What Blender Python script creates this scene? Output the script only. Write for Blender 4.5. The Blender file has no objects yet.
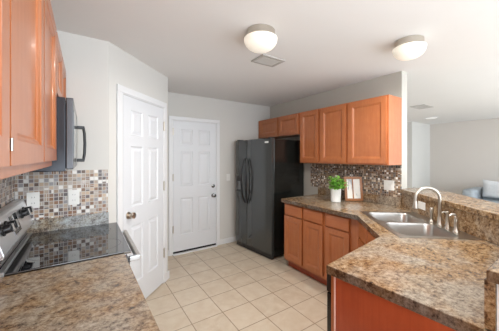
import bpy, bmesh, math, random
from mathutils import Vector, Matrix
random.seed(7)
S = bpy.context.scene
COL = S.collection
R = math.radians

# ------------------------------------------------------------------ camera, world, exposure
cam_d = bpy.data.cameras.new('camera')
cam = bpy.data.objects.new('camera', cam_d)
COL.objects.link(cam)
cam.location = (0, 0, 1.476)
cam.rotation_euler = (R(90), 0, -math.atan((249.5 - 85) / 247))
cam_d.sensor_width = 36
cam_d.lens = 247 / 499 * 36
cam_d.shift_y = -8.7 / 499
cam_d.clip_start = 0.02
S.camera = cam
w = bpy.data.worlds.new('world')
S.world = w
w.use_nodes = True
bg = w.node_tree.nodes['Background']
bg.inputs[0].default_value = (0.86, 0.93, 1.0, 1)
bg.inputs[1].default_value = 3.4
S.view_settings.view_transform = 'Standard'
S.view_settings.look = 'None'
S.view_settings.gamma = 1
S.view_settings.use_curve_mapping = False
S.view_settings.exposure = 0.48
# added fill: unseen upward area lights that brighten the ceiling and room
for nm, loc, en in (('added_fill', (.55, -.9, 1.55), 34), ('added_fill', (4.8, -.6, 1.2), 7)):
    fd_ = bpy.data.lights.new(nm, 'AREA'); fd_.size = 1.0; fd_.energy = en; fd_.color = (.95, .97, 1.0)
    fo_ = bpy.data.objects.new(nm, fd_); COL.objects.link(fo_); fo_.location = loc; fo_.rotation_euler = (math.pi, 0, 0)
LAMP_W = 13

# ------------------------------------------------------------------ materials
def mat(name, color=(.8, .8, .8), rough=.5, metal=0, coat=0, spec=.5, emis=None, estr=0):
    m = bpy.data.materials.new(name)
    m.use_nodes = True
    b = m.node_tree.nodes['Principled BSDF']
    b.inputs['Base Color'].default_value = (*color, 1)
    b.inputs['Roughness'].default_value = rough
    b.inputs['Metallic'].default_value = metal
    b.inputs['Coat Weight'].default_value = coat
    b.inputs['Coat Roughness'].default_value = .1
    b.inputs['Specular IOR Level'].default_value = spec
    if emis:
        b.inputs['Emission Color'].default_value = (*emis, 1)
        b.inputs['Emission Strength'].default_value = estr
    return m

class NT:
    def __init__(s, m):
        s.t = m.node_tree; s.n = s.t.nodes; s.l = s.t.links
        s.b = s.n['Principled BSDF']
    def new(s, kind, **kw):
        n = s.n.new(kind)
        for k, v in kw.items(): setattr(n, k, v)
        return n
    def put(s, sock, v):
        if isinstance(v, bpy.types.NodeSocket): s.l.new(v, sock)
        else: sock.default_value = v
    def math(s, op, a, b=0.0, c=0.0):
        n = s.new('ShaderNodeMath', operation=op)
        s.put(n.inputs[0], a); s.put(n.inputs[1], b)
        s.put(n.inputs[2], c)
        return n.outputs[0]
    def coord(s, scale=(1, 1, 1), loc=(0, 0, 0)):
        tc = s.new('ShaderNodeTexCoord'); mp = s.new('ShaderNodeMapping')
        mp.inputs['Scale'].default_value = scale; mp.inputs['Location'].default_value = loc
        s.l.new(tc.outputs['Object'], mp.inputs[0])
        return mp.outputs[0]
    def noise(s, vec, scale, detail=4, rough=.5, dist=0):
        n = s.new('ShaderNodeTexNoise')
        s.l.new(vec, n.inputs['Vector'])
        n.inputs['Scale'].default_value = scale; n.inputs['Detail'].default_value = detail
        n.inputs['Roughness'].default_value = rough; n.inputs['Distortion'].default_value = dist
        return n.outputs[0]
    def ramp(s, fac, stops, interp='LINEAR'):
        n = s.new('ShaderNodeValToRGB'); cr = n.color_ramp; cr.interpolation = interp
        while len(cr.elements) < len(stops): cr.elements.new(.5)
        for e, (p, c) in zip(cr.elements, stops): e.position = p; e.color = (*c, 1)
        s.put(n.inputs[0], fac)
        return n.outputs[0]
    def mix(s, fac, a, b, blend='MIX'):
        n = s.new('ShaderNodeMix', data_type='RGBA', blend_type=blend)
        s.put(n.inputs[0], fac)
        for i, v in ((6, a), (7, b)):
            if isinstance(v, tuple): v = (*v, 1)
            s.put(n.inputs[i], v)
        return n.outputs[2]
    def bump(s, h, strength=.2, dist=.002):
        n = s.new('ShaderNodeBump')
        n.inputs['Strength'].default_value = strength; n.inputs['Distance'].default_value = dist
        s.l.new(h, n.inputs['Height']); s.l.new(n.outputs[0], s.b.inputs['Normal'])
    def color(s, c): s.l.new(c, s.b.inputs['Base Color'])

def m_wall(name, c):
    m = mat(name, c, .85, spec=.2); t = NT(m)
    v = t.coord()
    t.color(t.mix(t.noise(v, 3), tuple(x * .97 for x in c), c))
    t.bump(t.noise(v, 180, 3), .12, .001)
    return m
M_WALL = m_wall('wall_paint', (.64, .63, .60))
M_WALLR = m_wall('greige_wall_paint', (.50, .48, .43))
M_WALLF = m_wall('living_wall_paint', (.64, .595, .55))
M_CEIL = m_wall('ceiling_paint', (.775, .765, .75))
M_TRIM = mat('white_trim_paint', (.74, .75, .76), .4)
M_DOOR = mat('white_door_paint', (.70, .72, .745), .4)

def m_wood(name, a, b, c, rough=.33, axis='z'):
    m = mat(name, a, rough, coat=.25); t = NT(m)
    sc = {'z': (14, 14, .9), 'x': (.9, 14, 14)}[axis]
    v = t.coord(sc)
    n1 = t.noise(v, 3, 5, .6, .6)
    n2 = t.noise(t.coord(), 12, 5, .6)
    n3 = t.noise(t.coord(tuple(8 * x for x in sc)), 4, 2, .5)
    base = t.ramp(n1, [(.2, b), (.5, a), (.85, c)])
    base = t.mix(t.ramp(n2, [(.35, (0, 0, 0)), (.65, (.5, .5, .5))]), base, b)
    base = t.mix(t.math('MULTIPLY', n3, .12), base, c)
    t.color(base)
    t.bump(n3, .05, .001)
    return m
M_WOOD = m_wood('maple_cabinet_wood', (.415, .136, .045), (.345, .098, .028), (.47, .175, .066))
M_WOODP = m_wood('red_veneer_panel', (.36, .064, .020), (.29, .047, .014), (.42, .084, .027))
M_WOODH = m_wood('maple_drawer_wood', (.415, .136, .045), (.345, .098, .028), (.47, .175, .066), axis='x')
M_DARK = mat('dark_brown_backing', (.05, .018, .008), .7)  # plain dark brown, used on the picture frame backing
M_FRAMEW = m_wood('picture_frame_wood', (.33, .13, .038), (.26, .095, .026), (.40, .17, .055), rough=.55)

def m_granite(name='brown_speckled_laminate', tint=(.93, .91, .87)):
    m = mat(name, (.4, .3, .2), .24, spec=.5); t = NT(m)
    v = t.coord((1, 1.25, 1))
    n1 = t.noise(v, 24, 10, .76, .3)
    n2 = t.noise(t.coord(loc=(3, 1, 2)), 75, 6, .75, .3)
    n3 = t.noise(t.coord(loc=(7, 5, 1)), 3.2, 4, .6, .3)
    vor = t.new('ShaderNodeTexVoronoi'); vor.inputs['Scale'].default_value = 140
    t.l.new(v, vor.inputs['Vector'])
    f = t.math('ADD', t.math('MULTIPLY', n1, .52), t.math('MULTIPLY', n2, .48))
    c = t.ramp(f, [(.39, (.025, .014, .008)), (.44, (.10, .052, .024)), (.48, (.22, .125, .058)),
                   (.52, (.31, .20, .105)), (.57, (.38, .275, .17)), (.65, (.54, .44, .32))])
    g = t.ramp(f, [(.38, (.05, .038, .03)), (.43, (.15, .115, .088)), (.48, (.275, .222, .17)),
                   (.54, (.37, .315, .25)), (.64, (.52, .47, .40))])
    c = t.mix(t.ramp(n3, [(.42, (0, 0, 0)), (.58, (1, 1, 1))]), c, g)
    sp = t.ramp(vor.outputs['Distance'], [(.12, (1, 1, 1)), (.3, (0, 0, 0))])
    c = t.mix(t.math('MULTIPLY', sp, .22), c, (.08, .05, .035))
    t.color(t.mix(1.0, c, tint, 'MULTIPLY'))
    return m
M_GRAN = m_granite()
M_GRAN_SHADE = m_granite('shaded_laminate_edge', (.44, .41, .41))  # same laminate darkened: shade of the upright edges put into its colour
M_GRAN_SHEEN = m_granite('cool_sheen_laminate', (1.05, 1.3, 1.65))  # same laminate with a cool reflected sheen put into its colour

def m_mosaic(name, axis, cols, grout, pitch=.0265, sa=.28, sb=.62):
    m = mat(name, (.5, .5, .5), .25); t = NT(m)
    tc = t.new('ShaderNodeTexCoord'); sx = t.new('ShaderNodeSeparateXYZ')
    t.l.new(tc.outputs['Object'], sx.inputs[0])
    p = pitch
    u = t.math('DIVIDE', t.math('ADD', sx.outputs[axis], 10.0), p)
    v = t.math('DIVIDE', t.math('ADD', sx.outputs[2], 10.0), p)
    iu = t.math('FLOOR', u); iv = t.math('FLOOR', v)
    fu = t.math('FRACT', u); fv = t.math('FRACT', v)
    def wn(a, b, c=0.0):
        cb = t.new('ShaderNodeCombineXYZ'); t.put(cb.inputs[0], a); t.put(cb.inputs[1], b); t.put(cb.inputs[2], c)
        n = t.new('ShaderNodeTexWhiteNoise', noise_dimensions='3D'); t.l.new(cb.outputs[0], n.inputs['Vector'])
        return n.outputs['Value']
    r = wn(iu, iv, 3.3)
    su = t.math('ADD', 1.0, t.math('LESS_THAN', r, sa))
    sv = t.math('ADD', 1.0, t.math('GREATER_THAN', r, sb))
    lu = t.math('MULTIPLY', fu, su); lv = t.math('MULTIPLY', fv, sv)
    gu = t.math('FRACT', lu); gv = t.math('FRACT', lv)
    rc = wn(t.math('ADD', t.math('MULTIPLY', iu, 3.0), t.math('FLOOR', lu)),
            t.math('ADD', t.math('MULTIPLY', iv, 3.0), t.math('FLOOR', lv)), 1.7)
    def edge(g, s):
        d = t.math('SUBTRACT', .5, t.math('ABSOLUTE', t.math('SUBTRACT', g, .5)))
        return t.math('GREATER_THAN', t.math('DIVIDE', d, s), .075)
    msk = t.math('MULTIPLY', edge(gu, su), edge(gv, sv))
    n = len(cols)
    c = t.ramp(rc, [(i / n, cc) for i, cc in enumerate(cols)], 'CONSTANT')
    c = t.mix(t.math('MULTIPLY', t.noise(tc.outputs['Object'], 60, 3), .05), c, (.3, .22, .16))
    t.color(t.mix(msk, grout, c))
    rr = t.math('ADD', .15, t.math('MULTIPLY', t.math('FRACT', t.math('MULTIPLY', rc, 17.3)), .35))
    t.l.new(t.math('ADD', rr, t.math('MULTIPLY', t.math('SUBTRACT', 1.0, msk), .4)), t.b.inputs['Roughness'])
    t.bump(msk, .5, .0015)
    return m
TC1 = [(.13, .060, .028), (.50, .42, .34), (.06, .035, .022), (.26, .14, .07), (.92, .90, .86), (.05, .045, .05),
       (.32, .20, .11), (.16, .15, .155), (.04, .025, .018), (.20, .105, .05), (.10, .055, .03), (.60, .50, .38), (.09, .085, .09), (.42, .36, .30), (.17, .09, .045)]
TC2 = [(.27, .14, .075), (.42, .34, .27), (.12, .075, .055), (.55, .42, .30), (.30, .29, .30), (.10, .085, .09),
       (.80, .78, .75), (.23, .13, .08), (.45, .39, .35), (.16, .12, .12), (.34, .24, .17)]
M_TILE_R = m_mosaic('mosaic_tile_right_wall', 1, TC1, (.36, .30, .24), .0255, .18, .70)
M_TILE_B = m_mosaic('mosaic_tile_range_wall', 0, TC2, (.58, .56, .53), .0285, .12, .93)
M_TILE_L = m_mosaic('mosaic_tile_left_wall', 1, TC2, (.58, .56, .53), .0285, .12, .93)

def m_floor():
    m = mat('beige_floor_tile', (.6, .5, .4), .35, spec=.4); t = NT(m)
    tc = t.new('ShaderNodeTexCoord'); sx = t.new('ShaderNodeSeparateXYZ')
    t.l.new(tc.outputs['Object'], sx.inputs[0])
    p = .3025
    u = t.math('DIVIDE', t.math('ADD', sx.outputs[0], p * 40 - 1.088), p)
    v = t.math('DIVIDE', t.math('ADD', sx.outputs[1], p * 40 - 2.036), .2965)
    def edge(f):
        f = t.math('FRACT', f)
        return t.math('GREATER_THAN', t.math('SUBTRACT', .5, t.math('ABSOLUTE', t.math('SUBTRACT', f, .5))), .014)
    msk = t.math('MULTIPLY', edge(u), edge(v))
    cb = t.new('ShaderNodeCombineXYZ'); t.l.new(t.math('FLOOR', u), cb.inputs[0]); t.l.new(t.math('FLOOR', v), cb.inputs[1])
    wn = t.new('ShaderNodeTexWhiteNoise', noise_dimensions='3D'); t.l.new(cb.outputs[0], wn.inputs['Vector'])
    c = t.mix(wn.outputs['Value'], (.53, .43, .32), (.58, .48, .365))
    c = t.mix(t.ramp(t.noise(tc.outputs['Object'], 9, 6, .6, .5), [(.35, (0, 0, 0)), (.7, (1, 1, 1))]), c, (.62, .54, .43))
    t.color(t.mix(msk, (.31, .235, .165), c))
    t.bump(msk, .4, .002)
    return m
M_FLOOR = m_floor()
M_STEEL = mat('brushed_stainless_steel', (.50, .475, .445), .3, 1)
M_STEELB = mat('grey_stainless_steel', (.50, .52, .54), .3, 1)
M_NICKEL = mat('satin_nickel', (.58, .54, .48), .33, 1)
M_PANEL = mat('bright_brushed_steel', (.78, .79, .81), .33, 1)
M_CHROME = mat('chrome', (.8, .8, .8), .12, 1)
M_BLACKG = mat('black_ceramic_glass', (.006, .007, .009), .02, spec=1.0)
M_BLACKG.node_tree.nodes['Principled BSDF'].inputs['IOR'].default_value = 1.75
M_BLACK = mat('black_plastic', (.012, .012, .013), .3)
M_FRIDGE = mat('black_fridge_side', (.010, .011, .010), .22, spec=.5, coat=.2)
M_FRIDGED = mat('charcoal_fridge_door', (.078, .084, .084), .12, .5, coat=.5)
M_MICRO = mat('dark_microwave_metal', (.04, .043, .05), .15, .6)
M_MICROD = mat('microwave_door_metal', (.09, .09, .095), .2, .8)
M_PLATE = mat('white_outlet_plastic', (.82, .82, .79), .4)
M_SLOT = mat('outlet_slot', (.1, .1, .1), .6)
M_BRASS = mat('satin_brass_knob', (.70, .63, .54), .3, 1)
M_DIFF = mat('frosted_lamp_glass', (.80, .77, .70), .4, emis=(1, .92, .76), estr=.28)
M_FARL = mat('recessed_lamp_glass', (.95, .95, .95), .4, emis=(1, .97, .9), estr=.25)
M_POT = mat('white_ceramic', (.80, .82, .80), .3)
M_LEAF = mat('leaf_green', (.22, .50, .07), .45)
M_SOIL = mat('soil', (.04, .025, .015), .9)
M_VENT = mat('vent_paint', (.44, .42, .39), .5)
M_VENTB = mat('vent_dark', (.08, .08, .08), .8)

def m_paper():
    m = mat('ink_art_paper', (.8, .8, .76), .6); t = NT(m)
    v = t.coord((26, 1, 7))
    t.color(t.ramp(t.noise(v, 1, 3, .6, .6), [(.3, (.10, .11, .16)), (.37, (.45, .47, .50)), (.44, (.80, .79, .74)), (.8, (.86, .83, .75))]))
    return m
M_PAPER = m_paper()
def m_fabric(name, c):
    m = mat(name, c, .9); t = NT(m); v = t.coord()
    t.color(t.mix(t.noise(v, 9, 4), tuple(x * .8 for x in c), c))
    t.bump(t.noise(v, 14, 4), .6, .03)
    return m
M_SOFA = m_fabric('grey_sofa_fabric', (.40, .44, .47))
M_PILG = m_fabric('slate_blue_pillow_fabric', (.36, .41, .45))
M_PILW = m_fabric('white_pillow_fabric', (.74, .76, .78))

# ------------------------------------------------------------------ mesh helpers
def B(): return bmesh.new()
def box(bm, x0, x1, y0, y1, z0, z1):
    vs = [bm.verts.new((x, y, z)) for z in (z0, z1) for y in (y0, y1) for x in (x0, x1)]
    for f in ((0, 2, 3, 1), (4, 5, 7, 6), (0, 1, 5, 4), (2, 6, 7, 3), (0, 4, 6, 2), (1, 3, 7, 5)):
        bm.faces.new([vs[i] for i in f])
    return bm
def prism(bm, pts, z0, z1):
    a = [bm.verts.new((x, y, z0)) for x, y in pts]; b = [bm.verts.new((x, y, z1)) for x, y in pts]
    n = len(pts)
    bm.faces.new(a[::-1]); bm.faces.new(b)
    for i in range(n): bm.faces.new((a[i], a[(i + 1) % n], b[(i + 1) % n], b[i]))
    bmesh.ops.recalc_face_normals(bm, faces=bm.faces)
    return bm
def extrude_yz(bm, prof, x0, x1):
    """profile in (y, z) swept along x"""
    a = [bm.verts.new((x0, y, z)) for y, z in prof]; b = [bm.verts.new((x1, y, z)) for y, z in prof]
    n = len(prof); bm.faces.new(a); bm.faces.new(b[::-1])
    for i in range(n): bm.faces.new((a[i], b[i], b[(i + 1) % n], a[(i + 1) % n]))
    bmesh.ops.recalc_face_normals(bm, faces=bm.faces)
    return bm
def lathe(bm, prof, c=(0, 0, 0), n=28, axis='z'):
    rings = []
    for r, h in prof:
        ring = []
        for i in range(n):
            a = 2 * math.pi * i / n
            p = (r * math.cos(a), r * math.sin(a), h)
            if axis == 'y': p = (p[0], h, p[1])
            if axis == 'x': p = (h, p[0], p[1])
            ring.append(bm.verts.new((c[0] + p[0], c[1] + p[1], c[2] + p[2])))
        rings.append(ring)
    for a, b in zip(rings, rings[1:]):
        for i in range(n): bm.faces.new((a[i], a[(i + 1) % n], b[(i + 1) % n], b[i]))
    bm.faces.new(rings[0]); bm.faces.new(rings[-1])
    bmesh.ops.recalc_face_normals(bm, faces=bm.faces)
    return bm
def tube(bm, pts, rad, n=12):
    pts = [Vector(p) for p in pts]
    rads = rad if isinstance(rad, (list, tuple)) else [rad] * len(pts)
    rings = []; up = None
    for i, p in enumerate(pts):
        d = (pts[min(i + 1, len(pts) - 1)] - pts[max(i - 1, 0)]).normalized()
        if up is None: up = d.orthogonal().normalized()
        up = (up - d * up.dot(d)).normalized(); s = d.cross(up)
        rings.append([bm.verts.new(p + (up * math.cos(2 * math.pi * k / n) + s * math.sin(2 * math.pi * k / n)) * rads[i]) for k in range(n)])
    for a, b in zip(rings, rings[1:]):
        for k in range(n): bm.faces.new((a[k], a[(k + 1) % n], b[(k + 1) % n], b[k]))
    bm.faces.new(rings[0]); bm.faces.new(rings[-1])
    bmesh.ops.recalc_face_normals(bm, faces=bm.faces)
    return bm
def paneled(bm, xs, zs, cells, yb, yf, prof):
    """slab with its front at y=yf (outward is -y), recessed panels in the named cells. prof = [(inset, depth)]"""
    def q(a, b, c, d): bm.faces.new([bm.verts.new(v) for v in (a, b, c, d)])
    for i in range(len(xs) - 1):
        for j in range(len(zs) - 1):
            x0, x1, z0, z1 = xs[i], xs[i + 1], zs[j], zs[j + 1]
            if (i, j) in cells:
                pi, pd = 0, 0
                for ins, dep in prof:
                    a = [(x0 + pi, yf + pd, z0 + pi), (x1 - pi, yf + pd, z0 + pi), (x1 - pi, yf + pd, z1 - pi), (x0 + pi, yf + pd, z1 - pi)]
                    b = [(x0 + ins, yf + dep, z0 + ins), (x1 - ins, yf + dep, z0 + ins), (x1 - ins, yf + dep, z1 - ins), (x0 + ins, yf + dep, z1 - ins)]
                    for k in range(4): q(a[k], a[(k + 1) % 4], b[(k + 1) % 4], b[k])
                    pi, pd = ins, dep
                q(*b)
            else:
                q((x0, yf, z0), (x1, yf, z0), (x1, yf, z1), (x0, yf, z1))
    x0, x1, z0, z1 = xs[0], xs[-1], zs[0], zs[-1]
    q((x0, yb, z0), (x0, yb, z1), (x1, yb, z1), (x1, yb, z0))
    q((x0, yb, z0), (x0, yf, z0), (x0, yf, z1), (x0, yb, z1)); q((x1, yb, z0), (x1, yb, z1), (x1, yf, z1), (x1, yf, z0))
    q((x0, yb, z1), (x0, yf, z1), (x1, yf, z1), (x1, yb, z1)); q((x0, yb, z0), (x1, yb, z0), (x1, yf, z0), (x0, yf, z0))
    bmesh.ops.remove_doubles(bm, verts=bm.verts, dist=1e-5)
    bmesh.ops.recalc_face_normals(bm, faces=bm.faces)
    return bm
def obj(name, bm, m, parent=None, bevel=0, smooth=False, seg=2):
    me = bpy.data.meshes.new(name); bm.to_mesh(me); bm.free()
    me.materials.append(m)
    o = bpy.data.objects.new(name, me); COL.objects.link(o)
    if parent: o.parent = parent
    if smooth:
        for p in me.polygons: p.use_smooth = True
        me.set_sharp_from_angle(angle=R(40))
    if bevel:
        b = o.modifiers.new('bevel', 'BEVEL'); b.width = bevel; b.segments = seg; b.limit_method = 'ANGLE'
    return o
def tag(o, label, cat, group=None):
    o['label'] = label; o['category'] = cat
    if group: o['group'] = group
    return o
def thing(name, label, cat, loc=(0, 0, 0), rz=0, group=None):
    o = bpy.data.objects.new(name, None); COL.objects.link(o)
    o.location = loc; o.rotation_euler = (0, 0, rz); o.empty_display_size = .1
    return tag(o, label, cat, group)
def struct(name, bm, m, **k):
    o = obj(name, bm, m, **k); o['kind'] = 'structure'; return o
def sempty(name, loc, rz):
    o = bpy.data.objects.new(name, None); COL.objects.link(o); o.location = loc; o.rotation_euler = (0, 0, rz)
    o['kind'] = 'structure'; return o

# ------------------------------------------------------------------ structure
CH = 2.44
XL, XR, YB, YR = -.42, 2.96, 3.73, 2.375
struct('floor', box(B(), -.6, 8.8, -1.7, 3.9, -.1, 0), M_FLOOR)
struct('ceiling', box(B(), -.6, 8.8, -1.7, 3.9, CH, CH + .1), M_CEIL)
struct('wall_left', box(B(), XL - .12, XL, -1.7, YR + .1, 0, CH), M_WALL)
struct('wall_range', box(B(), XL, .167, YR, YR + .1, 0, CH), M_WALL)
struct('wall_pantry', prism(B(), [(.167, YR), (.838, 3.046), (.768, 3.117), (.097, YR + .07)], 0, CH), M_WALL)
struct('wall_pantry_side', box(B(), .738, .838, 3.088, YB, 0, CH), M_WALL)
struct('wall_back', box(B(), .74, XR + .12, YB, YB + .12, 0, CH), M_WALL)
struct('wall_right', box(B(), XR, XR + .125, 1.36, YB, 0, CH), M_WALLR)
struct('wall_far', box(B(), 8.6, 8.72, -3.2, 3.2, 0, CH), M_WALLF)
struct('wall_living_side', box(B(), 7.45, 8.72, 3.16, 3.28, 0, CH), M_WALL)
struct('wall_living_back', box(B(), 3.085, 7.5, 3.73, 3.85, 0, CH), M_WALLF)
struct('wall_closet', box(B(), 7.45, 7.55, 3.28, 3.73, 0, CH), M_WALLF)
E1 = Vector((.643, .766)); E2 = Vector((.766, -.643))
def bar(s, off=0):  # point on the kitchen face of the raised bar
    p = Vector((2.55, .885)) + E1 * s + E2 * off
    return (p.x, p.y)
sA = (1.36 - .885) / .766
sB = (.245 - .885) / .766
struct('wall_peninsula', prism(B(), [bar(sA, .026), bar(sB, .026), (1.10, .22), (1.10, .09), (2.10, .09), (2.98, 1.15), (3.085, 1.36)], 0, 1.075), M_TRIM)

# baseboards and casings
def baseboard(name, x0, x1, y0, y1): struct(name, box(B(), x0, x1, y0, y1, 0, .088), M_TRIM, bevel=.005)
baseboard('baseboard_back', 1.876, XR, YB - .014, YB)
baseboard('baseboard_left', .839, 1.034, YB - .014, YB)
pw = sempty('baseboard_pantry', (.167, YR, 0), R(45))
obj('baseboard_length', box(B(), .005, .085, -.014, 0, 0, .088), M_TRIM, pw)
obj('baseboard_length', box(B(), .892, .962, -.014, 0, 0, .088), M_TRIM, pw)
struct('baseboard_far', box(B(), 8.585, 8.6, -3.2, 3.16, 0, .09), M_TRIM)

def casing(name, loc, rz, x0, x1, top, wdt=.062):
    e = sempty(name, loc, rz)
    bm = box(B(), x0, x0 + wdt, -.02, 0, 0, top - wdt); box(bm, x1 - wdt, x1, -.02, 0, 0, top - wdt); box(bm, x0, x1, -.02, 0, top - wdt, top)
    obj('casing', bm, M_TRIM, e, bevel=.005)
    bm = box(B(), x0 + wdt, x0 + wdt + .008, -.012, 0, 0, top - wdt); box(bm, x1 - wdt - .008, x1 - wdt, -.012, 0, 0, top - wdt)
    box(bm, x0 + wdt, x1 - wdt, -.012, 0, top - wdt - .008, top - wdt)
    obj('jamb', bm, M_TRIM, e)
    return e
def six_panel(name, loc, rz, x0, x1, z0, z1, hinge_x, knob_x, knob_z, knob_m, dead=None):
    e = sempty(name, loc, rz)
    W = x1 - x0; st = W * .155; mid = W * .13; pwid = (W - 2 * st - mid) / 2
    xs = [x0, x0 + st, x0 + st + pwid, x1 - st - pwid, x1 - st, x1]
    H = z1 - z0
    zs = [z0, z0 + .24, z0 + .24 + .56, z0 + .24 + .56 + .18, z1 - .12 - .24 - .10, z1 - .12 - .24, z1 - .12, z1]
    cells = {(i, j) for i in (1, 3) for j in (1, 3, 5)}
    obj('door_slab', paneled(B(), xs, zs, cells, -.001, -.014, [(.008, .009), (.022, .010), (.045, .002)]), M_DOOR, e)
    for z in (z0 + .34, z0 + 1.12, z0 + 1.81):
        bm = box(B(), hinge_x - .008, hinge_x + .012, -.024, -.010, z - .05, z + .05)
        lathe(bm, [(.007, -.055), (.007, .055)], (hinge_x + .002, -.026, z), 10)
        obj('hinge', bm, M_NICKEL, e, smooth=True)
    k = obj('door_knob', lathe(B(), [(.033, -.010), (.033, -.016), (.012, -.020), (.012, -.045), (.024, -.050), (.031, -.062), (.028, -.076), (.012, -.082)], (knob_x, 0, knob_z), 24, 'y'), knob_m, e, smooth=True)
    if dead:
        obj('deadbolt', lathe(B(), [(.03, -.010), (.03, -.020), (.022, -.024), (.006, -.026)], (knob_x, 0, dead), 24, 'y'), knob_m, e, smooth=True)
    return e
casing('trim_1', (.167, YR, 0), R(45), .082, .892, 2.112)
six_panel('door_1', (.167, YR, 0), R(45), .153, .817, .02, 2.035, .824, .222, .935, M_BRASS)
casing('trim_2', (0, YB, 0), 0, 1.035, 1.876, 2.087, .055)
d2 = six_panel('door_2', (0, YB, 0), 0, 1.100, 1.806, .045, 2.020, 1.096, 1.755, .845, mat('dark_nickel', (.25, .24, .23), .25, 1), .995)
obj('door_sweep', box(B(), 1.100, 1.806, -.014, -.001, .018, .044), M_BLACK, d2)
obj('threshold', box(B(), 1.098, 1.812, -.05, 0, 0, .017), M_TRIM, d2)

# backsplash surfaces are fixed finishes of the walls
struct('trim_3', box(B(), XR - .008, XR, 1.362, 2.70, 1.0155, 1.40), M_TILE_R)
struct('trim_4', box(B(), XL + .008, .158, YR - .008, YR, 1.0155, 1.372), M_TILE_B)
struct('trim_5', box(B(), XL, XL + .008, -.6, YR - .008, .918, 1.45), M_TILE_L)

# ------------------------------------------------------------------ cabinets
PRO = [(.003, .004), (.012, .006), (.018, .013)]
def cab_door(parent, x0, x1, z0, z1, m=None, yf=-.020, fr=.055, name='door'):
    return obj(name, paneled(B(), [x0, x0 + fr, x1 - fr, x1], [z0, z0 + fr, z1 - fr, z1], {(1, 1)}, -.0005, yf, PRO), m or M_WOOD, parent, bevel=.0025)
def drawer(parent, x0, x1, z0, z1, name='drawer'):
    return obj(name, paneled(B(), [x0, x1], [z0, z1], {(0, 0)}, -.0005, -.018, [(.010, -.006)]), M_WOODH, parent, bevel=.001)
def hinge(door, x, z):
    bm = box(B(), x - .004, x + .001, -.022, -.006, z - .008, z + .008)
    lathe(bm, [(.0028, -.012), (.0028, .012)], (x - .004, -.0215, z), 8)
    obj('hinge', bm, M_NICKEL, door, smooth=True)
def upper(label, loc, rz, width, z0, z1, doors, depth=.28, group='wall cabinets'):
    t = thing('wall_cabinet', label, 'cabinet', (loc[0], loc[1], z0), rz, None)
    h = z1 - z0
    obj('body', box(B(), 0, width, 0, depth, 0, h), M_WOOD, t, bevel=.002)
    ds = [cab_door(t, a, b, .028 if rz > 0 and h > .5 else .018, h - .014) for a, b in doors]
    return t, ds
# right wall (faces -X): local x runs towards the camera
XF = 2.68
upper('low two-door maple wall cabinet above the black fridge', (XF, 3.722, 0), R(-90), 3.722 - 2.663, 1.815, 2.138,
      [(3.722 - 3.66, 3.722 - 3.165), (3.722 - 3.13, 3.722 - 2.680)])
upper('narrow single-door maple wall cabinet beside the fridge', (XF, 2.660, 0), R(-90), 2.660 - 2.285, 1.385, 2.138, [(.02, 2.660 - 2.300)])
upper('wide two-door maple wall cabinet above the plant and picture frame', (XF, 2.282, 0), R(-90), 2.282 - 1.36, 1.385, 2.138,
      [(.018, 2.282 - 1.865), (2.282 - 1.835, 2.282 - 1.378)])
# left wall (faces +X): local x runs away from the camera
XLF = -.14
t, ds = upper('maple wall cabinet at the left edge of the picture, nearest the camera', (XLF, -.30, 0), R(90), .949, 1.43, 2.138, [(.02, .44), (.47, .948)])
t, ds = upper('tall two-door maple wall cabinet before the microwave, left wall', (XLF, .658, 0), R(90), .944, 1.43, 2.138, [(.002, .460), (.482, .928)])
for z in (.07, .64): hinge(ds[0], .001, z)
t, ds = upper('short two-door maple wall cabinet above the microwave', (XLF, 1.604, 0), R(90), .766, 1.79, 2.138, [(.014, .372), (.390, .752)])

def base_cab(label, loc, rz, width, cols, depth=.60, kick=True, name='base_cabinet'):
    t = thing(name, label, 'cabinet', loc, rz)
    obj('body', box(B(), 0, width, 0, depth, .10, .868), M_WOOD, t, bevel=.002)
    obj('toe_kick', box(B(), 0, width, .07, depth, 0, .099), M_WOODP, t)
    for a, b in cols:
        drawer(t, a, b, .712, .852); cab_door(t, a, b, .135, .701, fr=.055, yf=-.024)
    return t
XB = 2.235
base_cab('two-door maple base cabinet beside the black fridge', (XB, 2.505, 0), R(-90), 2.505 - 1.832, [(.022, 2.505 - 2.168), (2.505 - 2.14, 2.505 - 1.850)])
base_cab('single-door maple base cabinet between the fridge-side cabinet and the sink corner', (XB, 1.830, 0), R(-90), 1.830 - 1.42, [(.018, 1.830 - 1.515)])
# diagonal sink cabinet
p0 = Vector((2.232, 1.412)); p1 = Vector((1.765, .935)); d = p1 - p0
sc = thing('sink_cabinet', 'diagonal maple corner cabinet under the stainless sink', 'cabinet', (p0.x, p0.y, 0), math.atan2(d.y, d.x))
L = d.length
obj('body', prism(B(), [(.004, .001), (L - .004, .001), (L + .12, .30), (L - .05, .46), (.10, .44), (-.09, .15)], .10, .74), M_WOOD, sc)
obj('face_frame', box(B(), .004, L - .004, 0, .02, .741, .868), M_WOOD, sc)
obj('toe_kick', box(B(), .08, L - .08, .07, .4, 0, .099), M_WOODP, sc)
for a, b in ((.045, L / 2 - .012), (L / 2 + .012, L - .045)):
    drawer(sc, a, b, .712, .852, 'drawer_front'); cab_door(sc, a, b, .135, .701, fr=.055, yf=-.024)
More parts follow.
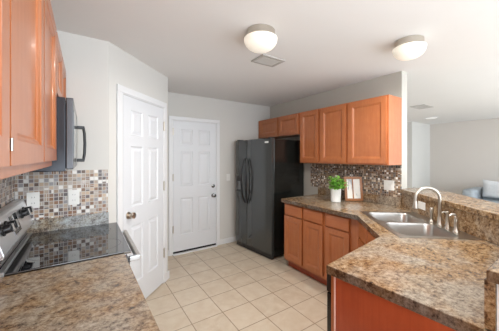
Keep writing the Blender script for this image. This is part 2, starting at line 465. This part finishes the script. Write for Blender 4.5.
# peninsula
pe = thing('peninsula_end_panel', 'plain reddish wood end panel closing the peninsula under the counter', 'panel', (1.076, .27, 0))
obj('panel', box(B(), 0, .016, 0, .545, 0, .869), M_WOODP, pe)
obj('edge_strip', box(B(), -.004, .016, .5455, .552, 0, .869), mat('pale_edge_band', (.75, .5, .42), .4), pe)
obj('stile', box(B(), 0, .016, .5525, .572, 0, .869), M_WOOD, pe)
dw = thing('dishwasher', 'black dishwasher built into the peninsula, seen edge-on', 'dishwasher', (1.695, .845, 0), R(180))
obj('tub', box(B(), .0, .598, .002, .56, .10, .868), M_BLACK, dw)
obj('door', box(B(), .002, .598, -.042, 0, .12, .74), M_FRIDGE, dw, bevel=.004)
obj('control_panel', box(B(), .002, .598, -.044, 0, .745, .866), M_BLACK, dw, bevel=.004)
obj('toe_panel', box(B(), .01, .59, .04, .06, 0, .099), M_BLACK, dw)

# ------------------------------------------------------------------ counters
CT = .915
SINK_C = Vector((1.826, .86)) + E1 * .40 + E2 * .262
SINK_A = math.atan2(E1.y, E1.x)
ct = B()
outer = [(2.192, 2.522), (2.9515, 2.545), (2.9515, 1.36), bar(sA - .004, -.002), bar(sB, -.002), (1.085, .247), (1.047, .845), (1.735, .940), (2.172, 1.395)]
counter = obj('countertop', prism(ct, outer, CT - .046, CT), M_GRAN, bevel=.002)
tag(counter, 'brown speckled laminate countertop wrapping from the fridge around the sink to the peninsula', 'countertop')
# cut-out for the sink bowls
cut = prism(B(), [tuple(SINK_C + E1 * a + E2 * b) for a, b in ((-.385, -.235), (.385, -.235), (.385, .205), (-.385, .205))], CT - .2, CT + .2)
cme = bpy.data.meshes.new('cut'); cut.to_mesh(cme); cut.free()
cobj = bpy.data.objects.new('cut', cme); COL.objects.link(cobj)
bo = counter.modifiers.new('sinkhole', 'BOOLEAN'); bo.object = cobj; bo.operation = 'DIFFERENCE'; bo.solver = 'EXACT'
counter.modifiers.move(1, 0)
bpy.context.view_layer.update()
dg = bpy.context.evaluated_depsgraph_get()
newme = bpy.data.meshes.new_from_object(counter.evaluated_get(dg))
counter.modifiers.clear(); counter.data = newme
bpy.data.objects.remove(cobj)

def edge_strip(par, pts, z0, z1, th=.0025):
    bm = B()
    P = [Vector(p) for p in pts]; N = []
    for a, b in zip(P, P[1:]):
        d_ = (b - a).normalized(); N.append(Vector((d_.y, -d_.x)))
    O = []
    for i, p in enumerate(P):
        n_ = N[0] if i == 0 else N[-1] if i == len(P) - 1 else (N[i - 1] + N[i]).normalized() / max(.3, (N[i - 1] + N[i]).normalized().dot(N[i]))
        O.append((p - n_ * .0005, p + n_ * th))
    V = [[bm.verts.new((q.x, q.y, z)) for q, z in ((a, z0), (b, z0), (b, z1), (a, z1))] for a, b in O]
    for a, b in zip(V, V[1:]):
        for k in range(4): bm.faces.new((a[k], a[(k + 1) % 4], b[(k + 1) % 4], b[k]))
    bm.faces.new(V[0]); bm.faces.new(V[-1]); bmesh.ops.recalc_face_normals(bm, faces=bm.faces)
    return obj('shaded_edge', bm, M_GRAN_SHADE, par)  # added strip that carries the edge shade in its colour
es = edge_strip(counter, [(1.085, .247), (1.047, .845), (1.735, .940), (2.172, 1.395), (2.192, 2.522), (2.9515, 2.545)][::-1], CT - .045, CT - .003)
es['label'] = 'speckled edge strip with painted shade'
lc = obj('countertop', prism(B(), [(XL + .009, -.6), (.208, -.6), (.203, .80), (.192, 1.600), (XL + .009, 1.600)], CT - .046, CT), M_GRAN, bevel=.004)
tag(lc, 'brown speckled laminate countertop in the left foreground before the range', 'countertop')
lb = base_cab('maple base cabinet under the left foreground countertop', (.165, -.58, 0), R(90), 2.16, [(.02, .70), (.73, 1.42), (1.45, 2.14)], depth=.57)

# four inch granite splashes
tag(obj('backsplash_strip', box(B(), XR - .02, XR - .0005, 1.362, 2.545, CT + .0005, 1.015), M_GRAN, bevel=.002), 'low speckled laminate splash along the counter behind the plant', 'backsplash')
tag(obj('backsplash_strip', box(B(), XL + .01, .165, YR - .018, YR - .0005, CT - .005, 1.015), M_GRAN_SHEEN, bevel=.002), 'low speckled laminate splash with painted grey sheen on the wall beyond the range', 'backsplash')
bs = obj('bar_facing', prism(B(), [bar(sA - .002, 0), bar(sB, 0), (1.092, .248), (1.092, .2215), bar(sB - .0, .0255), bar(sA - .002, .0255)], CT + .0005, 1.0745), M_GRAN)
tag(bs, 'tall brown speckled laminate facing behind the sink below the raised bar', 'backsplash')
bm = box(B(), 1.092, 1.098, .2215, .2475, .0, CT - .047)
be = obj('facing_return', bm, M_GRAN_SHADE); be.parent = bs
slab = obj('bar_ledge', prism(B(), [bar(sA - .001, -.012), bar(sB + .01, -.012), (1.076, .236), (1.076, -.06), (2.15, -.06), (2.53, .38), (3.16, 1.02), (3.25, 1.36)], 1.0755, 1.115), M_GRAN, bevel=.004)
tag(slab, 'raised speckled laminate bar ledge between kitchen and living room', 'ledge')

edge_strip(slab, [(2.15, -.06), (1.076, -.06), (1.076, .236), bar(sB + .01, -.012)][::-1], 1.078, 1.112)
# ------------------------------------------------------------------ sink and faucet
sk = thing('kitchen_sink', 'double-bowl stainless steel drop-in sink set diagonally in the counter', 'sink', (SINK_C.x, SINK_C.y, CT), SINK_A)
# local x along E1 (towards the fridge), local -y towards the bar
def S2(x, y): return (x, y)
LX, YF, YBK = .41, .262, -.262     # YF = kitchen side, YBK = bar side
bowls = [(-.375, -.012, -.175, .225), (.012, .375, -.175, .225)]
bm = B()
def rrect(x0, x1, y0, y1, r, z, n=5):
    out = []
    for cx, cy, a0 in ((x1 - r, y1 - r, 0), (x0 + r, y1 - r, 90), (x0 + r, y0 + r, 180), (x1 - r, y0 + r, 270)):
        for k in range(n + 1):
            a = R(a0 + 90 * k / n); out.append((cx + r * math.cos(a), cy + r * math.sin(a), z))
    return out
# deck built from strips around the bowls
xs = [-LX, -.375, -.012, .012, .375, LX]; ys = [YBK, -.175, .225, YF]
for i in range(5):
    for j in range(3):
        if j == 1 and i in (1, 3): continue
        vs = [bm.verts.new((x, y, .004)) for x, y in ((xs[i], ys[j]), (xs[i + 1], ys[j]), (xs[i + 1], ys[j + 1]), (xs[i], ys[j + 1]))]
        bm.faces.new(vs)
ol = [(-LX, YBK), (LX, YBK), (LX, YF), (-LX, YF)]
for k in range(4):
    a, b = ol[k], ol[(k + 1) % 4]
    bm.faces.new([bm.verts.new(v) for v in ((*a, .0005), (*b, .0005), (*b, .004), (*a, .004))])
bmesh.ops.remove_doubles(bm, verts=bm.verts, dist=1e-5)
bmesh.ops.recalc_face_normals(bm, faces=bm.faces)
obj('rim', bm, M_STEEL, sk)
for x0, x1, y0, y1 in bowls:
    bm = B()
    n = 6
    sq = rrect(x0, x1, y0, y1, .001, .0041, n)
    rings = [sq, rrect(x0 + .006, x1 - .006, y0 + .006, y1 - .006, .06, .003, n), rrect(x0 + .012, x1 - .012, y0 + .012, y1 - .012, .06, -.012, n),
             rrect(x0 + .022, x1 - .022, y0 + .022, y1 - .022, .06, -.13, n), rrect(x0 + .05, x1 - .05, y0 + .05, y1 - .05, .05, -.158, n),
             rrect((x0 + x1) / 2 - .05, (x0 + x1) / 2 + .05, (y0 + y1) / 2 - .05, (y0 + y1) / 2 + .05, .045, -.162, n)]
    vr = [[bm.verts.new(v) for v in r] for r in rings]
    for a, b in zip(vr, vr[1:]):
        m_ = len(a)
        for k in range(m_): bm.faces.new((a[k], a[(k + 1) % m_], b[(k + 1) % m_], b[k]))
    bm.faces.new(vr[-1])
    bmesh.ops.recalc_face_normals(bm, faces=bm.faces)
    for f in bm.faces:
        pass
    bw = obj('bowl', bm, M_STEEL, sk, smooth=True)
    obj('drain', lathe(B(), [(.04, -.161), (.04, -.157), (.03, -.156), (.012, -.159)], ((x0 + x1) / 2, (y0 + y1) / 2, 0), 20), M_CHROME, bw, smooth=True)

FB = Vector((2.40, .814))
fz = CT + .0045
SP = -E2
fa = thing('kitchen_faucet', 'tall gooseneck satin nickel faucet behind the sink', 'faucet', (FB.x, FB.y, fz))
obj('base', lathe(B(), [(.027, 0), (.027, .006), (.019, .016), (.016, .06), (.0135, .07)], n=24), M_NICKEL, fa, smooth=True)
pts = [(0, 0, .06), (0, 0, .12), (0, 0, .19)]
rr_ = .093
for k in range(1, 17):
    a = math.pi * k / 16
    q = SP * (rr_ - rr_ * math.cos(a)); pts.append((q.x, q.y, .21 + rr_ * math.sin(a)))
q = SP * 2 * rr_
pts.append((q.x, q.y, .185))
obj('spout', tube(B(), pts, .0115, 14), M_NICKEL, fa, smooth=True)
obj('spray_head', lathe(B(), [(.012, .192), (.014, .18), (.020, .145), (.021, .135), (.014, .133)], (q.x, q.y, 0), 20), M_NICKEL, fa, smooth=True)
def deck(s): p = FB + E1 * s; return (p.x, p.y, fz)
hn = thing('faucet_handle', 'curved satin nickel lever handle rightmost on the sink deck', 'faucet handle', deck(-.184))
obj('base', lathe(B(), [(.025, 0), (.024, .006), (.014, .02), (.012, .07), (.014, .09), (.008, .10)], n=20), M_NICKEL, hn, smooth=True)
a = -Vector((.832, -.554))
obj('lever', tube(B(), [(0, 0, .085), (a.x * -.004, a.y * -.004, .112), (a.x * .012, a.y * .012, .13), (a.x * .035, a.y * .035, .132), (a.x * .05, a.y * .05, .118)], [.012, .012, .010, .008, .006], 12), M_NICKEL, hn, smooth=True)
spw = thing('soap_dispenser', 'slim conical nickel dispenser between faucet and lever handle', 'soap dispenser', deck(-.092))
obj('body', lathe(B(), [(.024, 0), (.024, .005), (.015, .02), (.009, .10), (.012, .115), (.012, .13), (.006, .134)], n=20), M_NICKEL, spw, smooth=True)
obj('nozzle', tube(B(), [(0, 0, .125), (SP.x * .03, SP.y * .03, .128), (SP.x * .045, SP.y * .045, .12)], .005, 8), M_NICKEL, spw, smooth=True)
s2 = thing('side_sprayer', 'small nickel side sprayer on the sink deck left of the faucet', 'sprayer', deck(.105))
obj('collar', lathe(B(), [(.023, 0), (.023, .006), (.014, .018), (.012, .022)], n=20), M_NICKEL, s2, smooth=True)
obj('spray_wand', lathe(B(), [(.010, .02), (.009, .06), (.014, .09), (.015, .115), (.010, .122)], n=20), M_NICKEL, s2, smooth=True)

# ------------------------------------------------------------------ outlets / switches
def plate(name, label, loc, rz, kind, w_=.072, h_=.116, cat=None):
    t = thing(name, label, cat or 'outlet', loc, rz)
    obj('cover_plate', box(B(), -w_ / 2, w_ / 2, -.006, -.0005, -h_ / 2, h_ / 2), M_PLATE, t, bevel=.002)
    if kind == 'duplex':
        for s in (-.021, .021):
            bm = box(B(), -.016, .016, -.0075, -.006, s - .013, s + .013)
            r = obj('receptacle', bm, M_PLATE, t, bevel=.001)
            bm = box(B(), -.008, -.006, -.0082, -.0075, s - .005, s + .005); box(bm, .006, .008, -.0082, -.0075, s - .005, s + .005)
            obj('slots', bm, M_SLOT, r)
    elif kind == 'double':
        for sx_ in (-.023, .023):
            obj('toggle', box(B(), sx_ - .006, sx_ + .006, -.014, -.006, -.012, .012), M_PLATE, t, bevel=.001)
    elif kind == 'flat':
        for s in (-.021, .021):
            obj('receptacle', box(B(), s - .013, s + .013, -.0075, -.006, -.016, .016), M_PLATE, t, bevel=.001)
    else:
        obj('toggle', box(B(), -.006, .006, -.016, -.006, -.012, .012), M_PLATE, t, bevel=.001)
    return t
plate('light_switch', 'white light switch on the back wall left of the fridge', (2.045, YB, 1.125), 0, 'single', .07, .115, 'switch')
plate('outlet', 'white outlet plate in the tiled wall close to the range knobs', (-.313, YR - .008, 1.160), 0, 'duplex')
plate('outlet', 'white outlet plate in the tiled wall near the pantry door', (-.072, YR - .008, 1.160), 0, 'duplex')
plate('light_switch', 'white double switch plate on the mosaic right of the picture frame', (XR - .008, 1.495, 1.145), R(-90), 'double', .118, .116, 'switch')
bp = bar(.223, 0)
plate('outlet', 'small white outlet plate on the speckled facing behind the faucet', (bp[0], bp[1], 1.008), math.atan2(-E1.y, -E1.x), 'flat', .116, .072)

# ------------------------------------------------------------------ refrigerator
fd = Vector((2.182 - 2.09, 2.73 - 3.575)); FW = fd.length
fr = thing('refrigerator', 'black side-by-side refrigerator between the back wall and base cabinets', 'refrigerator', (2.09, 3.575, 0), math.atan2(fd.y, fd.x))
obj('body', box(B(), .004, FW - .004, .068, .74, .03, 1.735), M_FRIDGE, fr, bevel=.006)
def fdoor(x0, x1):
    bm = B(); n = 8; pr = []
    for k in range(n + 1):
        s = k / n; pr.append((x0 + (x1 - x0) * s, .014 - .014 * (1 - (2 * s - 1) ** 4)))
    return prism(bm, pr + [(x1, .064), (x0, .064)], .085, 1.74)
FS = .300
dz = obj('freezer_door', fdoor(.002, FS - .004), M_FRIDGED, fr, smooth=True)
dr = obj('fridge_door', fdoor(FS + .004, FW - .002), M_FRIDGED, fr, smooth=True)
obj('grille', box(B(), .01, FW - .01, .03, .068, .012, .080), M_BLACK, fr)
for x in (.06, FW - .06): obj('foot', lathe(B(), [(.022, 0), (.022, .029)], (x, .09, 0), 14), M_BLACK, fr)
for xx, par, sg in ((FS - .035, dz, -1), (FS + .040, dr, 1)):
    pp = []
    for k in range(15):
        s = k / 14; pp.append((xx + sg * .018 * math.sin(math.pi * s), -.004 - .060 * math.sin(math.pi * s) ** .55, .75 + .70 * s))
    obj('handle', tube(B(), pp, .0145, 10), M_BLACK, par, smooth=True)
ds_ = obj('ice_dispenser', box(B(), .045, .180, -.004, .004, .92, 1.17), M_BLACK, dz, bevel=.004)
obj('dispenser_recess', box(B(), .06, .165, -.0055, -.004, .94, 1.08), M_BLACKG, ds_)
obj('badge', box(B(), FW - .125, FW - .055, -.0035, .003, 1.675, 1.70), M_PLATE, dr)
for x in (.05, FW - .06): obj('hinge_cap', box(B(), x - .03, x + .03, .03, .12, 1.742, 1.758), M_BLACK, fr, bevel=.004)

# ------------------------------------------------------------------ range
RW = .752
rg = thing('kitchen_range', 'stainless electric range with black glass cooktop on the left wall', 'range', (.200, 1.606, 0), R(90))
# local x: away from camera, local -y: into the room; depth towards +y
obj('body', box(B(), 0, RW, .0, .60, .02, .905), M_STEELB, rg, bevel=.003)
obj('oven_door', box(B(), .006, RW - .006, -.022, -.001, .20, .86), M_BLACK, rg, bevel=.004)
obj('drawer', box(B(), .006, RW - .006, -.022, -.001, .04, .19), M_STEELB, rg, bevel=.004)
ck = obj('cooktop', box(B(), .0, RW, -.026, .5175, .9055, .924), M_BLACKG, rg, bevel=.004, seg=3)
obj('cooktop_trim', box(B(), .0, RW, .518, .5415, .9055, .932), M_PANEL, rg, bevel=.002)
M_RING = mat('burner_ring_print', (.12, .12, .13), .2)
for hx, hy, hr in ((.20, .12, .115), (.56, .12, .085), (.20, .38, .085), (.56, .38, .105)):
    bm = B(); n = 48
    a_ = [bm.verts.new((hx + hr * math.cos(2 * math.pi * k / n), hy + hr * math.sin(2 * math.pi * k / n), .9243)) for k in range(n)]
    b_ = [bm.verts.new((hx + (hr - .002) * math.cos(2 * math.pi * k / n), hy + (hr - .002) * math.sin(2 * math.pi * k / n), .9243)) for k in range(n)]
    for k in range(n): bm.faces.new((a_[k], a_[(k + 1) % n], b_[(k + 1) % n], b_[k]))
    obj('burner_ring', bm, M_RING, ck)
# backguard: black foot then sloped steel panel
obj('backguard_foot', extrude_yz(B(), [(.5425, .906), (.545, .985), (.606, .985), (.606, .906)], 0, RW), M_BLACKG, rg, bevel=.002)
bgd = obj('control_panel', extrude_yz(B(), [(.520, .986), (.515, 1.005), (.560, 1.165), (.575, 1.178), (.606, 1.178), (.606, .986)], 0, RW), M_PANEL, rg, bevel=.004)
sl = Vector((0, .045, .160)).normalized(); nn = Vector((0, -.160, .045)).normalized()
def onpanel(x, s): return Vector((x, .5155, 1.007)) + sl * s
rot = Matrix((Vector((1, 0, 0)), sl, nn)).transposed().to_4x4()
for kx in (.10, .19, .53, .63):
    bm = lathe(B(), [(.030, 0), (.030, .006), (.023, .010), (.021, .032), (.017, .036)], n=22)
    box(bm, -.005, .005, -.021, .021, .030, .042)
    bmesh.ops.transform(bm, matrix=Matrix.Translation(onpanel(kx, .105)) @ rot, verts=bm.verts)
    kb = obj('knob', bm, M_BLACK, bgd, smooth=True)
    bm = box(B(), -.006, .006, -.020, .020, .0425, .047); bmesh.ops.transform(bm, matrix=Matrix.Translation(onpanel(kx, .105)) @ rot, verts=bm.verts)
    obj('grip_inlay', bm, M_STEEL, kb)
bm = box(B(), .27, .42, .03, .14, 0, .003)
bmesh.ops.transform(bm, matrix=Matrix.Translation(onpanel(0, 0)) @ rot, verts=bm.verts)
obj('display', bm, M_BLACKG, bgd)
hb = tube(B(), [(.045, -.073, .857), (RW - .10, -.073, .857)],   .018, 14)
hd = obj('oven_handle', hb, M_STEEL, rg, smooth=True)
for x in (.052, RW - .107): obj('handle_bracket', box(B(), x - .014, x + .014, -.086, -.0225, .841, .871), M_STEELB, hd, bevel=.005)

# ------------------------------------------------------------------ microwave
mw = thing('microwave', 'dark over-the-range microwave with vertical bar handle under the cabinet', 'microwave', (-.055, 1.606, 1.400), R(90))
obj('body', box(B(), 0, .750, .030, .363, 0, .387), M_MICRO, mw, bevel=.003)
dm = obj('door', box(B(), 0, .56, -.004, .028, .01, .387), M_MICROD, mw, bevel=.004)
obj('window', box(B(), .05, .50, -.006, -.004, .07, .33), M_BLACKG, dm)
obj('control_panel', box(B(), .563, .750, -.004, .028, .01, .387), M_BLACK, mw, bevel=.004)
bm = tube(B(), [(.52, -.045, .05), (.52, -.052, .10), (.52, -.054, .17), (.52, -.052, .24), (.52, -.045, .285)], .009, 10)
hm = obj('handle', bm, M_BLACK, dm, smooth=True)
for z in (.052, .283): obj('handle_bracket', box(B(), .508, .532, -.052, -.0065, z - .011, z + .011), M_BLACK, hm, bevel=.003)

# ------------------------------------------------------------------ plant and picture frame
pp_ = thing('potted_plant', 'leafy green plant in a white cylindrical pot on the counter', 'plant', (2.610, 1.972, CT + .001))
obj('pot', lathe(B(), [(.052, 0), (.058, .004), (.063, .16), (.063, .165), (.058, .165), (.056, .145)], n=36), M_POT, pp_, smooth=True)
obj('soil', lathe(B(), [(.055, .140), (.055, .150)], n=24), M_SOIL, pp_)
bs_, bl = B(), B()
for i in range(52):
    az = random.uniform(0, 2 * math.pi); out = random.uniform(.02, .12); hh = random.uniform(.03, .165) - out * .35
    top = Vector((math.cos(az) * out, math.sin(az) * out, .165 + hh)); mid = Vector((math.cos(az) * out * .35, math.sin(az) * out * .35, .165 + hh * .7))
    tube(bs_, [(math.cos(az) * .02, math.sin(az) * .02, .148), mid, top], .0016, 5)
    for k in range(4):
        a = az + random.uniform(-1.6, 1.6); ln = random.uniform(.035, .055); wd = ln * .42
        dv = Vector((math.cos(a), math.sin(a), random.uniform(-.35, .5))).normalized()
        sd = dv.cross(Vector((0, 0, 1))).normalized(); upv = sd.cross(dv)
        b0 = top.lerp(mid, k * .2)
        P = [b0, b0 + dv * ln * .35 + sd * wd + upv * .004, b0 + dv * ln * .75 + sd * wd * .7 + upv * .002, b0 + dv * ln - upv * .004,
             b0 + dv * ln * .75 - sd * wd * .7 + upv * .002, b0 + dv * ln * .35 - sd * wd + upv * .004]
        ctr = [bl.verts.new(b0 + dv * ln * .4 - upv * .002), bl.verts.new(b0 + dv * ln * .75 - upv * .003)]
        V = [bl.verts.new(v) for v in P]
        for f in ((V[0], V[1], ctr[0]), (V[1], V[2], ctr[1], ctr[0]), (V[2], V[3], ctr[1]), (V[3], V[4], ctr[1]), (V[4], V[5], ctr[0], ctr[1]), (V[5], V[0], ctr[0])): bl.faces.new(f)
obj('stems', bs_, M_LEAF, pp_)
obj('leaves', bl, M_LEAF, pp_)

ang = math.atan2(1.79 - 1.915, 2.885 - 2.70)
pf = thing('picture_frame', 'wooden double-pane picture frame leaning on the counter beside the plant', 'picture frame', (2.732, 1.921, CT + .0065), ang)
pf.rotation_euler = (R(-9), 0, ang)
fw, fh, fb = .228, .304, .030
bm = box(B(), 0, fb, 0, .018, 0, fh); box(bm, fw - fb, fw, 0, .018, 0, fh); box(bm, fb, fw - fb, 0, .018, 0, fb); box(bm, fb, fw - fb, 0, .018, fh - fb, fh)
obj('frame', bm, M_FRAMEW, pf, bevel=.002)
obj('center_bar', box(B(), fw / 2 - .016, fw / 2 - .002, .001, .012, fb, fh - fb), M_FRAMEW, pf)
obj('art_panel', box(B(), fb, fw / 2 - .016, .008, .013, fb, fh - fb), M_PAPER, pf)
obj('art_panel', box(B(), fw / 2 - .002, fw - fb, .008, .013, fb, fh - fb), M_PAPER, pf)
obj('backing', box(B(), .004, fw - .004, .0185, .021, .004, fh - .004), M_DARK, pf)

# ------------------------------------------------------------------ ceiling fittings
def flush(label, x, y, r):
    t = thing('ceiling_lamp', label, 'lamp', (x, y, CH), 0, 'flush ceiling lamps')
    obj('metal_ring', lathe(B(), [(r * .80, -.0005), (r * .86, -.004), (r * .86, -.046), (r * .80, -.050)], n=40), M_NICKEL, t, smooth=True)
    prof = [(r * .84, -.051)] + [(r * (math.cos(R(a)) ** .75), -.062 - .088 * math.sin(R(a))) for a in (0, 15, 30, 45, 60, 75, 86)]
    obj('glass_shade', lathe(B(), prof, n=40), M_DIFF, t, smooth=True)
    ld = bpy.data.lights.new('bulb_light', 'AREA'); ld.shape = 'DISK'; ld.size = .09; ld.energy = LAMP_W; ld.color = (1, .95, .89)
    lo = bpy.data.objects.new('bulb_light', ld); COL.objects.link(lo); lo.parent = t; lo.location = (0, 0, -.1515)
    return t
flush('frosted glass flush ceiling lamp beside the square air vent', 1.122, 1.53, .128)
flush('frosted glass flush ceiling lamp over the sink corner', 2.24, .972, .122)
def vent(label, x0, x1, y0, y1):
    t = thing('ceiling_vent', label, 'vent', ((x0 + x1) / 2, (y0 + y1) / 2, CH))
    a, b = (x1 - x0) / 2, (y1 - y0) / 2
    bm = box(B(), -a, a, -b, -b + .03, -.012, 0); box(bm, -a, a, b - .03, b, -.012, 0); box(bm, -a, -a + .03, -b + .03, b - .03, -.012, 0); box(bm, a - .03, a, -b + .03, b - .03, -.012, 0)
    obj('frame', bm, M_VENT, t, bevel=.003)
    obj('backing', box(B(), -a + .03, a - .03, -b + .03, b - .03, -.003, -.0005), M_VENTB, t)
    bm = B(); n = 7
    for k in range(n):
        y = -b + .03 + (2 * b - .06) * (k + .5) / n
        extrude_yz(bm, [(y - .007, -.004), (y + .003, -.012), (y + .005, -.011), (y - .005, -.003)], -a + .03, a - .03)
    obj('louvers', bm, M_VENT, t)
vent('small square ceiling air vent beside the kitchen lamp', 1.385, 1.665, 1.85, 2.055)
vent('distant ceiling air vent over the living room', 5.18, 5.58, 1.99, 2.24)
fl = thing('recessed_lamp', 'round white lamp on the distant living room ceiling', 'lamp', (7.1, 2.58, CH))
obj('ring', lathe(B(), [(.15, -.0005), (.15, -.008), (.12, -.012)], n=32), M_TRIM, fl, smooth=True)
obj('lens', lathe(B(), [(.118, -.0125), (.09, -.02), (.02, -.024)], n=32), M_FARL, fl, smooth=True)

# ------------------------------------------------------------------ living room sofa
sf = thing('sofa', 'grey fabric sofa in the living room behind the bar', 'sofa', (8.5, 2.12, 0), R(-90))
# local x runs from the far arm towards the camera, local y=0 is the back, -y the front
def soft(name, x0, x1, y0, y1, z0, z1, m, par, bev=.06):
    o = obj(name, box(B(), x0, x1, y0, y1, z0, z1), m, par, bevel=bev, seg=4)
    for p in o.data.polygons: p.use_smooth = True
    return o
soft('base', .20, 1.80, -.90, -.02, .12, .30, M_SOFA, sf, .03)
soft('backrest', .18, 1.82, -.24, 0, .28, .73, M_SOFA, sf)
soft('armrest', 0, .22, -.95, 0, .10, .70, M_SOFA, sf)
soft('armrest', 1.80, 2.02, -.95, 0, .10, .70, M_SOFA, sf)
for x in (.22, 1.01): soft('seat_cushion', x, x + .77, -.93, -.22, .30, .46, M_SOFA, sf, .05)
for x in (.22, 1.01): soft('back_cushion', x, x + .77, -.42, -.22, .45, .745, M_SOFA, sf, .07)
for x in (.06, 1.90):
    for y in (-.88, -.08): obj('foot', lathe(B(), [(.02, 0), (.025, .11)], (x + .03, y, 0), 12), M_BLACK, sf)
def pillow(label, loc, rot, m, w_, h_):
    bm = B(); n = 10; rows = []
    for side in (1, -1):
        g = []
        for i in range(n + 1):
            r_ = []
            for j in range(n + 1):
                u_, v_ = i / n * 2 - 1, j / n * 2 - 1
                th = .075 * max(0, (1 - u_ ** 4) * (1 - v_ ** 4)) ** .5
                pin = 1 - .06 * (1 - u_ * u_) * (abs(v_)) - .06 * (1 - v_ * v_) * abs(u_)
                r_.append(bm.verts.new((u_ * w_ / 2 * pin, side * th, v_ * h_ / 2 * pin)))
            g.append(r_)
        for i in range(n):
            for j in range(n): bm.faces.new((g[i][j], g[i + 1][j], g[i + 1][j + 1], g[i][j + 1]))
    bmesh.ops.remove_doubles(bm, verts=bm.verts, dist=1e-4)
    bmesh.ops.recalc_face_normals(bm, faces=bm.faces)
    o = obj('throw_pillow', bm, m, smooth=True); o.location = loc; o.rotation_euler = rot
    return tag(o, label, 'pillow')
pillow('white throw pillow on the grey sofa in the living room', (7.90, 1.58, .71), (R(16), R(5), R(-92)), M_PILW, .50, .44)
